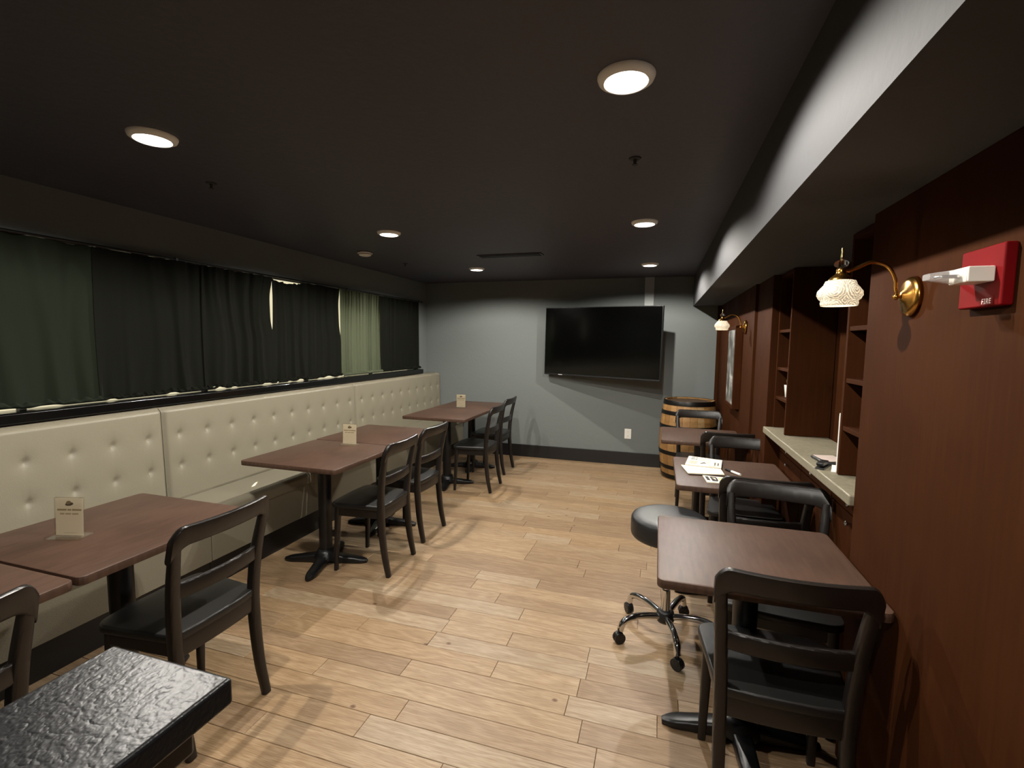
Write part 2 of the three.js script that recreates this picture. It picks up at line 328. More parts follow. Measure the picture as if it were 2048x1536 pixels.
  curtain(-3.211, -4.065, M.curtainDark, 'black curtain hanging between two bright slits beside the sage curtain', 7, 0.011, 36, 0.012, 0.026, lifts(9, 7), 0.024);
  curtain(-4.075, -4.80, M.curtainSage, 'pale sage green curtain with tight pleats', 13, 0.014, 47);
  curtain(-4.78, -5.72, M.curtainDark, 'black curtain at the corner by the blue-grey wall', 8, 0.010, 58);
}

// ================================================================== UPHOLSTERED BENCH
{
  const SZ = [[-0.2, -2.125], [-2.125, -4.05], [-4.05, -5.97]];
  const names = ['tufted beige vinyl bench section beside the half wall', 'tufted beige vinyl bench section in the middle of the run', 'tufted beige vinyl bench section against the blue-grey wall'];
  const buttonGeo = new THREE.SphereGeometry(0.0085, 12, 8).scale(0.35, 1, 1);
  SZ.forEach(([za, zb], s) => {
    const L = za - zb, zc = (za + zb) / 2;
    const t = thing('bench', names[s], 'bench', [0, 0, zc], 0, 'bench sections under the window');
    // buttons on a grid
    const btn = []; const nB = Math.round(L / 0.192);
    for (let r = 0; r < 2; r++) for (let i = 0; i < nB; i++) btn.push([(i + 0.5) / nB * L - L / 2, r ? 0.708 : 0.905]);
    // backrest: rounded top, puckered at every button
    const nu = 260, nv = 60, pos = [], uv = [], idx = [];
    const xf = y => -2.845 - (y - 0.48) * 0.03;
    for (let j = 0; j <= nv; j++) for (let i = 0; i <= nu; i++) {
      const u = i / nu, v = j / nv; const z = (u - 0.5) * (L - 0.004);
      let x, y; const yTop = 1.045;
      if (v < 0.8) { y = 0.47 + (yTop - 0.47) * v / 0.8; x = xf(y); } else { const a = (v - 0.8) / 0.2 * Math.PI / 2; y = yTop + 0.03 * Math.sin(a); x = xf(yTop) - 0.06 * (1 - Math.cos(a)); }
      const e = Math.min(u, 1 - u) * L; x -= 0.018 * Math.exp(-((e / 0.012) ** 2)) + 0.006 * Math.exp(-((e / 0.04) ** 2));
      let dip = 0; for (const [bz, by] of btn) { const dz = z - bz, dy = y - by; if (Math.abs(dz) > 0.1 || Math.abs(dy) > 0.1) continue; const d2 = dz * dz + dy * dy; dip += 0.010 * Math.exp(-d2 / 0.00022) + 0.006 * Math.exp(-d2 / 0.002) + 0.0022 * Math.exp(-(dz * dz) / 0.00006 - (dy * dy) / 0.003); }
      x -= dip; pos.push(x, y, z); uv.push(z, y);
    }
    for (let j = 0; j < nv; j++) for (let i = 0; i < nu; i++) { const a = j * (nu + 1) + i, b = a + 1, c = a + nu + 1, d = c + 1; idx.push(a, c, b, b, c, d); }
    const g = new THREE.BufferGeometry(); g.setAttribute('position', new THREE.Float32BufferAttribute(pos, 3)); g.setAttribute('uv', new THREE.Float32BufferAttribute(uv, 2)); g.setIndex(idx); g.computeVertexNormals();
    const nrm = g.attributes.normal; if (nrm.getX(20 * (nu + 1) + 20) < 0) { for (let i = 0; i < idx.length; i += 3) { const k = idx[i]; idx[i] = idx[i + 1]; idx[i + 1] = k; } g.setIndex(idx); g.computeVertexNormals(); }
    const back = mesh('backrest', [g, box(-2.935, -2.905, 0.3, 1.074, -L / 2 + 0.002, L / 2 - 0.002), box(-3.07, -2.93, 0.02, 1.07, -L / 2 + 0.002, L / 2 - 0.002)], M.vinyl, t);
    for (const [bz, by] of btn) mesh('button', buttonGeo, M.vinyl, back).position.set(xf(by) - 0.0192, by, bz);
    mesh('seat_cushion', rbox(-2.86, -2.50, 0.40, 0.495, -L / 2 + 0.003, L / 2 - 0.003, 0.028, 5), M.vinyl, t);
    mesh('base_panel', rbox(-2.9, -2.525, 0.165, 0.405, -L / 2 + 0.002, L / 2 - 0.002, 0.004), M.vinyl, t);
    mesh('kick_board', rbox(-2.9, -2.545, 0, 0.168, -L / 2 + 0.001, L / 2 - 0.001, 0.003), M.blackTrim, t);
  });
}

// ================================================================== CHAIRS
function makeChair(label) {
  const t = thing('dining_chair', label, 'chair', [0, 0, 0], 0, 'dark wooden cafe chairs');
  const Y = V(0, 1, 0);
  const legCurve = s => new THREE.CatmullRomCurve3([V(s * 0.172, 0, -0.245), V(s * 0.17, 0.14, -0.212), V(s * 0.17, 0.30, -0.192), V(s * 0.172, 0.45, -0.186), V(s * 0.18, 0.62, -0.203), V(s * 0.187, 0.73, -0.228), V(s * 0.191, 0.803, -0.248)]);
  for (const s of [-1, 1]) {
    const c = legCurve(s), rings = [], N = 26;
    for (let i = 0; i <= N; i++) {
      const u = i / N, p = c.getPoint(u), tan = c.getTangent(u), nz = V(1, 0, 0).cross(tan).normalize();
      const wx = 0.0165 + 0.002 * Math.sin(Math.PI * u), wz = 0.0165 + 0.007 * Math.sin(Math.PI * Math.min(1, u * 1.1));
      rings.push(rrect(wx, wz, 0.008).map(([a, b]) => p.clone().addScaledVector(V(1, 0, 0), a).addScaledVector(nz, b)));
    }
    mesh('rear_leg', loft(rings, 0.8), M.chair, t);
    const fr = [];
    for (let i = 0; i <= 8; i++) { const u = i / 8, w = 0.0135 + 0.006 * u; fr.push(rrect(w, w, 0.007).map(([a, b]) => V(s * (0.183 - 0.008 * u) + a, 0.435 * u, 0.198 - 0.022 * u + b))); }
    mesh('front_leg', loft(fr, 0.8), M.chair, t);
  }
  function rail(x, zE, bow, top, bot, th, N = 30, lean = 0) {
    const rings = [];
    for (let i = 0; i <= N; i++) {
      const u = i / N * 2 - 1, px = u * x, pz = zE - bow * (1 - u * u), nx = V(-2 * bow * u / x * -1, 0, 1).normalize();
      const yt = top(u), yb = bot(u);
      rings.push(rrect(th, (yt - yb) / 2, th * 0.75).map(([a, b]) => V(px, (yt + yb) / 2 + b, pz).addScaledVector(V(0, 0, 1), a + lean * ((yt + yb) / 2 + b - 0.82))));
    }
    return loft(rings, 0.8);
  }
  const k = (u, s, p = 2) => Math.pow(Math.max(0, (Math.abs(u) - s) / (1 - s)), p);
  mesh('top_rail', rail(0.209, -0.252, 0.030, u => 0.866 - 0.004 * (1 - u * u) - 0.042 * k(u, 0.80, 2.4), u => 0.788 - 0.055 * k(u, 0.70, 2.2), 0.0165, 44, -0.30), M.chair, t);
  mesh('middle_slat', rail(0.176, -0.205, 0.028, () => 0.648, () => 0.588, 0.009), M.chair, t);
  mesh('rear_apron', rail(0.172, -0.188, 0.012, () => 0.437, () => 0.365, 0.010), M.chair, t);
  // seat: broad front, rounded corners, slightly dished
  const sh = new THREE.Shape(); sh.moveTo(-0.155, -0.195); sh.quadraticCurveTo(0, -0.215, 0.155, -0.195); sh.quadraticCurveTo(0.175, -0.19, 0.180, -0.165); sh.lineTo(0.208, 0.15); sh.quadraticCurveTo(0.212, 0.205, 0.155, 0.215); sh.quadraticCurveTo(0, 0.232, -0.155, 0.215); sh.quadraticCurveTo(-0.212, 0.205, -0.208, 0.15); sh.lineTo(-0.18, -0.165); sh.quadraticCurveTo(-0.175, -0.19, -0.155, -0.195);
  const sg = new THREE.ExtrudeGeometry(sh, { depth: 0.016, bevelEnabled: true, bevelSize: 0.008, bevelThickness: 0.008, bevelSegments: 3, curveSegments: 8 }).rotateX(Math.PI / 2).scale(1, 1, 1).translate(0, 0.452, 0);
  mesh('seat', uvBox(toCreasedNormals(sg, 0.7)), M.chairSeat, t);
  for (const s of [-1, 1]) mesh('side_apron', rbox(-0.009, 0.009, 0.372, 0.430, -0.185, 0.18, 0.004).applyMatrix4(new THREE.Matrix4().makeRotationY(s * 0.045)).translate(s * 0.176, 0, 0), M.chair, t);
  mesh('front_apron', rbox(-0.17, 0.17, 0.372, 0.430, 0.170, 0.188, 0.004), M.chair, t);
  t.traverse(o => { if (o.isMesh) o.geometry.scale(1, 1, 0.85); });   // shallow cafe chair
  return t;
}
const LEFT = Math.PI * -0.5;                                       // chair front turned towards the bench (-x)
const chair0 = makeChair('dark wooden cafe chair at the table beside the half wall, partly in shadow');
chair0.position.set(-1.775, 0, -0.585); chair0.rotation.y = LEFT;
dup(chair0, [-1.757, 0, -1.355], LEFT, 'dark wooden cafe chair second from the half wall on the bench side');
dup(chair0, [-1.81, 0, -2.735], LEFT + 0.03, 'dark wooden cafe chair at the middle bench table that carries the upright sign');
dup(chair0, [-1.84, 0, -3.29], LEFT - 0.02, 'dark wooden cafe chair at the middle bench table without a sign');
dup(chair0, [-1.77, 0, -4.545], LEFT + 0.02, 'dark wooden cafe chair second from the blue-grey wall on the bench side');
dup(chair0, [-1.84, 0, -5.22], LEFT, 'dark wooden cafe chair closest to the blue-grey wall on the bench side');
dup(chair0, [0.388, 0, -1.675], Math.PI, 'dark wooden cafe chair drawn up to the empty table, its back to the half wall');
dup(chair0, [0.51, 0, -2.18], -0.12, 'dark wooden cafe chair between the empty table and the flyer table, facing the empty table');
dup(chair0, [0.515, 0, -2.725], Math.PI, 'dark wooden cafe chair facing the flyers, back to back with another chair beside the stool');
dup(chair0, [0.545, 0, -3.315], -0.06, 'dark wooden cafe chair facing the flyers from the barrel side');
dup(chair0, [0.51, 0, -3.96], Math.PI + 0.05, 'dark wooden cafe chair facing the barrel at the table beyond the flyers');
dup(chair0, [0.38, 0, -4.665], 0.0, 'dark wooden cafe chair standing in front of the oak barrel');

// ================================================================== TABLES
const baseGeo = (() => {
  const arms = [];
  for (let q = 0; q < 4; q++) {
    const rings = [], N = 14;
    for (let i = 0; i <= N; i++) {
      const u = i / N, r = 0.02 + u * 0.262, w = 0.036 - 0.006 * u, e = i >= N - 2 ? (i === N ? 0.45 : i === N - 1 ? 0.75 : 0.93) : 1, top = (0.062 - 0.034 * u) * (e < 1 ? 0.6 + 0.4 * e : 1);
      rings.push(rrect(w * e, (top) / 2, 0.012).map(([a, b]) => V(r, 0.002 + top / 2 + b, a)));
    }
    arms.push(loft(rings, 0.9).rotateY(q * Math.PI / 2));
  }
  return arms;
})();
function makeTable(label, pos, w, d, spin, group, off = 0) {
  const t = thing('pedestal_table', label, 'table', pos, 0, group);
  const top = mesh('tabletop', flatSlab(w, d, 0.02, 0.03, 0.005).translate(0, 0.72, 0), M.table, t);
  mesh('mounting_plate', rbox(-0.17, 0.17, 0.706, 0.72, off - 0.17, off + 0.17, 0.004), M.iron, t);
  mesh('column', mergeGeometries([clean(cyl(0.043, 0.043, 0.66, 0.05, 24)), clean(lathe([[0.0, 0.1], [0.05, 0.098], [0.062, 0.075], [0.075, 0.05], [0.078, 0.03]], 28))]).translate(0, 0, off), M.iron, t);
  for (let q = 0; q < 4; q++) { const f = mesh('foot', baseGeo[q], M.iron, t); f.rotation.y = spin; f.position.z = off; }
  return t;
}
const tg = 'dark wood pedestal tables';
makeTable('dark wood pedestal table with bare top beside the half wall', [-2.045, 0, -0.635], 0.68, 0.66, 0.1, tg);
makeTable('dark wood pedestal table with the largest upright sign, next to the half wall', [-2.045, 0, -1.31], 0.68, 0.67, 0.1, tg);
makeTable('dark wood pedestal table in the middle of the bench with an upright sign', [-2.115, 0, -2.63], 0.70, 0.69, 0.26, tg);
makeTable('dark wood pedestal table without a sign in the middle of the bench', [-2.125, 0, -3.33], 0.70, 0.69, 0.2, tg);
makeTable('dark wood pedestal table with bare top, second from the blue-grey wall', [-2.105, 0, -4.545], 0.68, 0.68, 0.3, tg);
makeTable('dark wood pedestal table with a small upright sign beside the blue-grey wall', [-2.105, 0, -5.235], 0.68, 0.68, 0.2, tg);
makeTable('dark wood pedestal table with a bare top against the brown pier', [0.341, 0, -1.845], 0.645, 0.61, 0.08, tg, -0.055);
makeTable('dark wood pedestal table with flyers and a marker under the counter', [0.415, 0, -2.985], 0.61, 0.68, 0.2, tg, -0.03);
makeTable('dark wood pedestal table with a bare top near the oak barrel', [0.345, 0, -4.185], 0.62, 0.64, 0.1, tg);

// ================================================================== RIGHT SIDE JOINERY
{
  const t = thing('base_cabinet', 'dark brown base cabinet with chrome knobs under the counter', 'cabinet', [0, 0, 0]);
  mesh('body', box(0.775, 0.935, 0.08, 0.934, NZ1 + 0.004, NZ0 - 0.004), M.panel, t);
  mesh('plinth', box(0.80, 0.935, 0, 0.08, NZ1 + 0.004, NZ0 - 0.004), M.blackTrim, t);
  const n = 3, W = (NZ0 - NZ1 - 0.02) / n;
  const knob = () => lathe([[0, 0.026], [0.008, 0.0255], [0.0115, 0.021], [0.010, 0.016], [0.005, 0.012], [0.0045, 0.0]], 20).rotateZ(Math.PI / 2);
  for (let i = 0; i < n; i++) {
    const z1 = NZ0 - 0.01 - W * i, z0 = z1 - W, zc = (z0 + z1) / 2;
    const dr = mesh('drawer', rbox(0.757, 0.777, 0.825, 0.925, z0 + 0.003, z1 - 0.003, 0.003), M.panel, t);
    mesh('knob', knob().translate(0.757, 0.868, zc), M.chrome, dr);
    const dd = mesh('door', rbox(0.757, 0.777, 0.09, 0.819, z0 + 0.003, z1 - 0.003, 0.003), M.panel, t);
    mesh('knob', knob().translate(0.757, 0.79, zc), M.chrome, dd);
  }
  single('countertop', rbox(0.655, 0.938, 0.935, 0.975, NZ1 + 0.002, NZ0 - 0.002, 0.006, 3), M.stone, 'grey beige stone countertop in the wood niche', 'countertop');
  function shelfUnit(z0, z1, ys, label) {
    const u = thing('shelf_unit', label, 'shelf', [0, 0, 0], 0, 'open shelf towers in the niche'), th = 0.02, x0 = 0.71, x1 = 0.937;
    mesh('side_panel', rbox(x0, x1, 0.977, YS - 0.003, z0, z0 + th, 0.002), M.panel, u);
    mesh('side_panel', rbox(x0, x1, 0.977, YS - 0.003, z1 - th, z1, 0.002), M.panel, u);
    mesh('back_panel', box(x1 - 0.008, x1, 0.977, YS - 0.003, z0 + th, z1 - th), M.panel, u);
    for (const y of ys) mesh('shelf', rbox(x0 + 0.004, x1 - 0.008, y - 0.018, y, z0 + th, z1 - th, 0.002), M.panel, u);
    mesh('top_panel', rbox(x0, x1 - 0.008, YS - 0.025, YS - 0.004, z0 + th, z1 - th, 0.002), M.panel, u);
  }
  shelfUnit(NZ1 + 0.004, NZ1 + 0.31, [1.178, 1.36, 1.592], 'open brown shelf tower holding the white ornaments');
  shelfUnit(NZ0 - 0.31, NZ0 - 0.004, [1.178, 1.37, 1.575], 'open empty brown shelf tower beside the brown pier');
  // ornaments on the far tower
  const pot = thing('potted_plant', 'small green plant in a white pot on the shelf tower', 'plant', [0.775, 1.178, -3.31]);
  mesh('pot', lathe([[0, 0], [0.024, 0], [0.03, 0.06], [0.032, 0.075], [0.029, 0.075], [0.027, 0.06], [0, 0.058]], 28), M.white, pot);
  const leafM = std(0x3f4d28, 0.7, { side: THREE.DoubleSide });
  const leafShape = new THREE.Shape(); leafShape.moveTo(0, 0); leafShape.quadraticCurveTo(0.014, 0.03, 0, 0.07); leafShape.quadraticCurveTo(-0.014, 0.03, 0, 0);
  const leafG = new THREE.ExtrudeGeometry(leafShape, { depth: 0.0012, bevelEnabled: false });
  for (let i = 0; i < 11; i++) { const l = mesh('leaf', leafG, leafM, pot); l.position.set(rr(-0.008, 0.008), 0.06, rr(-0.008, 0.008)); l.rotation.set(rr(-0.35, 0.35), rr(0, 6.28), rr(-0.35, 0.35)); l.scale.setScalar(0.75); }
  const ring = thing('ring_ornament', 'small glossy white ring ornament on the shelf tower', 'ornament', [0.80, 1.36, -3.31]);
  mesh('foot', cyl(0.018, 0.014, 0.012, 0, 20), M.white, ring); mesh('stem', cyl(0.005, 0.005, 0.06, 0.012, 12), M.white, ring);
  mesh('ring', new THREE.TorusGeometry(0.024, 0.007, 12, 28).translate(0, 0.098, 0), std(0xe6e6e6, 0.15), ring);
  // items on the counter
  const sg = thing('counter_sign', 'white upright sign seen edge-on on the countertop', 'sign', [0.757, 0.975, -2.365], -0.31);
  mesh('sign_panel', rbox(-0.007, 0.007, 0.006, 0.235, -0.005, 0.13, 0.002), M.white, sg); mesh('sign_foot', rbox(-0.022, 0.022, 0, 0.006, 0.0, 0.125, 0.002), M.white, sg);
  const tr = thing('bill_tray', 'black bill tray with pale slips on the countertop', 'tray', [0.755, 0.975, -2.455], 0.1);
  mesh('tray', rbox(-0.055, 0.055, 0, 0.014, -0.075, 0.08, 0.006, 3), M.blackPlastic, tr); mesh('slip', rbox(-0.045, 0.042, 0.014, 0.017, -0.062, 0.062, 0.001).rotateY(0.08), std(0xb9a9a0, 0.6), tr);
  const st = thing('stapler', 'small black stapler with a chrome tip beside the bill tray', 'stapler', [0.688, 0.975, -2.33], -0.5);
  mesh('base_plate', rbox(-0.018, 0.018, 0, 0.006, -0.05, 0.05, 0.003), M.blackPlastic, st); mesh('arm', rbox(-0.014, 0.014, 0.010, 0.026, -0.045, 0.048, 0.006, 3).rotateX(-0.08), M.blackPlastic, st); mesh('hinge', cyl(0.012, 0.012, 0.024, 0, 16).rotateZ(Math.PI / 2).translate(0.012, 0.013, -0.045), M.chrome, st);
}

// ---- shadow box on the far pier
{
  const x1 = XR - 0.018, x0 = x1 - 0.055, z0 = -4.86, z1 = -4.36, y0 = 0.955, y1 = 1.655;
  const t = thing('shadow_box', 'deep dark framed panel of mottled grey glass under the far sconce', 'picture', [0, 0, 0]);
  for (const [a, b, c, d] of [[y0, y1, z0, z0 + 0.03], [y0, y1, z1 - 0.03, z1], [y0, y0 + 0.03, z0 + 0.03, z1 - 0.03], [y1 - 0.03, y1, z0 + 0.03, z1 - 0.03]]) mesh('frame_side', rbox(x0, x1, a, b, c, d, 0.003), M.panel, t);
  const mott = dataTex(256, 256, (u, v) => { const k = fbm(u * 10, v * 14, 201, 10, 14, 5); const q = 0.3 + 0.9 * k * k; return [q, q, q * 0.97]; }, true);
  mesh('glass_panel', box(x0 + 0.006, x0 + 0.012, y0 + 0.03, y1 - 0.03, z0 + 0.03, z1 - 0.03), std(0xffffff, 0.25, { map: mott, metalness: 0.5, bumpMap: crackleBump, bumpScale: 0.001 }), t);
}

// ---- stool
{
  const t = thing('rolling_stool', 'round black padded stool on a five-arm chrome caster base', 'stool', [0.076, 0, -2.47]);
  mesh('seat_pad', lathe([[0, 0.643], [0.14, 0.642], [0.166, 0.639], [0.178, 0.632], [0.184, 0.621], [0.186, 0.605], [0.186, 0.555], [0.184, 0.541], [0.178, 0.532], [0.165, 0.529], [0, 0.529]], 64), M.leather, t);
  mesh('seat_plate', cyl(0.09, 0.09, 0.02, 0.510, 24), M.blackPlastic, t);
  mesh('gas_column', cyl(0.0125, 0.0125, 0.34, 0.19, 20), M.chrome, t);
  mesh('column_sleeve', cyl(0.025, 0.02, 0.15, 0.10, 20), M.chrome, t);
  mesh('hub', lathe([[0.0, 0.145], [0.03, 0.145], [0.042, 0.135], [0.046, 0.10], [0.04, 0.085], [0, 0.085]], 28), M.blackPlastic, t);
  for (let i = 0; i < 5; i++) {
    const a = 3.67 + i * Math.PI * 2 / 5, g = tube([[0.03, 0.112, 0], [0.10, 0.124, 0], [0.175, 0.126, 0], [0.23, 0.108, 0], [0.25, 0.066, 0]], 0.0165, 28, 14).rotateY(a);
    const arm = mesh('base_arm', g, M.chrome, t);
    const c = mesh('caster', [new THREE.CylinderGeometry(0.028, 0.028, 0.013, 20).rotateX(Math.PI / 2).translate(0, 0.0285, 0.010), new THREE.CylinderGeometry(0.028, 0.028, 0.013, 20).rotateX(Math.PI / 2).translate(0, 0.0285, -0.010), rbox(-0.02, 0.022, 0.022, 0.056, -0.018, 0.018, 0.010, 3), cyl(0.006, 0.006, 0.02, 0.05, 10)], M.blackPlastic, arm);
    c.position.set(0.254 * Math.cos(a), 0, -0.254 * Math.sin(a)); c.rotation.y = a + 0.7 * i;
  }
}

// ---- barrel
{
  const t = thing('oak_barrel', 'oak whiskey barrel with black hoops by the blue-grey wall', 'barrel', [0.335, 0, -5.655]);
  const H = 0.88, rad = y => 0.262 + 0.045 * (1 - ((y - H / 2) / (H / 2)) ** 2), NS = 24;
  const mats = [0xffffff, 0xeadbc6, 0xd8c4a8, 0xf6e2c0].map(c => std(c, 0.55, { map: barrelTex }));
  for (let i = 0; i < NS; i++) {
    const a0 = i / NS * Math.PI * 2 + 0.004, a1 = (i + 1) / NS * Math.PI * 2 - 0.004, rings = [];
    for (let j = 0; j <= 10; j++) { const y = H * j / 10, r = rad(y), am = (a0 + a1) / 2; rings.push([[r, a0], [r + 0.0012, am], [r, a1], [r - 0.024, a1], [r - 0.024, a0]].map(([q, a]) => V(q * Math.cos(a), y, q * Math.sin(a)))); }
    mesh('stave', loft(rings, 0.5), mats[Math.floor(rnd() * 4)], t);
  }
  for (const [y, h] of [[0.832, 0.05], [0.725, 0.042], [0.57, 0.042], [0.285, 0.042], [0.125, 0.042], [0.015, 0.05]]) {
    const y1 = y + h; mesh('hoop', lathe([[rad(y) - 0.002, y], [rad(y) + 0.0045, y], [rad(y1) + 0.0045, y1], [rad(y1) - 0.002, y1]], 64), M.hoop, t);
  }
  mesh('barrel_head', cyl(0.238, 0.238, 0.02, H - 0.035, 48), M.barrelHead, t);
}

// ---- television on a swing arm, cable cover, outlet
{
  const ang = Math.atan2(0.40, 1.40);                                // right side swung out from the wall
  const L = V(-1.385, 0, -5.885), W = 1.455, Hh = 0.83, t = thing('television', 'large flat black television swung out from the blue-grey wall', 'television', [L.x, 1.10, L.z], -ang * -1 + 0);
  t.rotation.y = -Math.atan2(-0.40, -1.40) - Math.PI; t.rotation.y = -ang; t.rotation.z = -0.012;
  const d = 0.045;
  mesh('housing', rbox(0, W, 0, Hh, -d, 0, 0.006, 2), M.blackPlastic, t);
  mesh('screen', rbox(0.008, W - 0.008, 0.018, Hh - 0.008, 0.0, 0.0015, 0.0007), M.screen, t);
  mesh('bezel', rbox(0.004, W - 0.004, 0.002, 0.016, 0, 0.003, 0.001), M.blackPlastic, t);
  mesh('maker_badge', rbox(0.20, 0.255, 0.004, 0.011, 0.003, 0.005, 0.0008), std(0xd0d0d0, 0.3), t);
  mesh('rear_bulge', rbox(0.25, 1.2, 0.08, 0.5, -d - 0.03, -d, 0.01, 2), M.blackPlastic, t);
  mesh('mount_plate', rbox(0.55, 0.95, 0.2, 0.6, -d - 0.045, -d - 0.03, 0.003), M.iron, t);
  const arm = thing('television_wall_arm', 'black folding wall arm behind the television', 'wall mount', [-0.64, 1.5, ZB]);
  mesh('wall_plate', rbox(-0.12, 0.12, -0.2, 0.2, 0, 0.012, 0.003), M.iron, arm);
  mesh('arm_link', rbox(-0.015, 0.015, -0.03, 0.03, 0.01, 0.222, 0.004), M.iron, arm);
  single('cable_cover', rbox(-0.196, -0.088, 1.78, YC, ZB, ZB + 0.022, 0.005), std(0x9fa3a1, 0.6), 'pale grey cable cover running up the wall above the television', 'cable cover');
  const o = thing('wall_outlet', 'white double wall outlet on the blue-grey wall', 'outlet', [-0.338, 0.388, ZB]);
  mesh('cover_plate', rbox(-0.04, 0.04, -0.062, 0.062, 0, 0.006, 0.003), M.white, o);
  for (const y of [-0.027, 0.027]) { const s = mesh('socket', new THREE.CylinderGeometry(0.017, 0.017, 0.003, 24).rotateX(Math.PI / 2).translate(0, y, 0.0075), M.white, o); for (const x of [-0.006, 0.006]) mesh('slot', box(x - 0.001, x + 0.001, y - 0.004, y + 0.005, 0.009, 0.0095), M.blackPlastic, s); }
}

// ================================================================== CEILING FITTINGS
{
  const lampM = new THREE.MeshStandardMaterial({ color: 0xffffff, roughness: 0.6, emissive: LAMP_TINT, emissiveIntensity: 10 });
  const trimM = std(0xecece8, 0.5);
  const trimG = lathe([[0.064, YC], [0.063, YC - 0.018], [0.066, YC - 0.02], [0.080, YC - 0.012], [0.084, YC - 0.003], [0.084, YC]], 56).translate(0, -YC, 0);
  const lensG = new THREE.CylinderGeometry(0.064, 0.064, 0.003, 48).translate(0, -0.0017, 0);
  const rows = [[-1.907, [-1.431, -3.128, -4.873], 'over the bench tables'], [-0.123, [0.27, -1.509, -3.275, -4.986], 'beside the soffit']];
  const where = ['closest to the half wall', 'in the middle of its row', 'closest to the blue-grey wall'];
  for (const [x, zs, side] of rows) zs.forEach((z, i) => {
    const t = thing('recessed_downlight', `lit round white downlight ${side}, ${zs.length - i > 3 ? 'over the entrance by the half wall' : where[i - zs.length + 3]}`, 'downlight', [x, YC, z], 0, 'recessed ceiling downlights');
    mesh('trim_ring', trimG, trimM, t); mesh('lens', lensG, lampM, t);
    const l = new THREE.SpotLight(LAMP_TINT, LAMP_CD, 0, 1.43, 0.2, 2); l.position.set(0, -0.036, 0); l.target.position.set(0, -1, 0); l.castShadow = true; l.shadow.radius = 0.6; l.shadow.mapSize.set(1024, 1024); t.add(l, l.target);
  });
  const sd = thing('smoke_detector', 'white round smoke detector on the ceiling near the curtains', 'smoke detector', [-2.54, YC, -3.765]);
  mesh('base', lathe([[0, -0.012], [0.066, -0.012], [0.068, 0], [0, 0]], 40), M.white, sd); mesh('cover', lathe([[0, -0.034], [0.03, -0.034], [0.05, -0.028], [0.056, -0.012], [0, -0.012]], 40), M.white, sd);
  const v = thing('ceiling_vent', 'narrow black slot vent in the ceiling before the television', 'vent', [-1.32, YC, -4.19]);
  mesh('vent_frame', rbox(-0.30, 0.30, -0.008, 0, -0.06, 0.06, 0.003), M.ceiling, v);
  for (let i = -2; i <= 2; i++) mesh('slat', box(-0.28, 0.28, -0.013, -0.008, i * 0.02 - 0.004, i * 0.02 + 0.004), M.blackTrim, v);
  for (const [x, z, l] of [[-0.129, -2.16, 'small chrome fire sprinkler between the downlights beside the soffit'], [-2.19, -1.93, 'small chrome fire sprinkler near the downlight above the bench'], [-2.5, -4.4, 'small chrome fire sprinkler near the smoke detector']]) {
    const s = thing('fire_sprinkler', l, 'sprinkler', [x, YC, z]); mesh('escutcheon', lathe([[0, -0.004], [0.022, -0.004], [0.026, 0], [0, 0]], 24), M.soffit, s); mesh('head', cyl(0.005, 0.008, 0.02, -0.024, 12), M.soffit, s); mesh('deflector', cyl(0.012, 0.012, 0.002, -0.027, 16), M.soffit, s);
  }
}

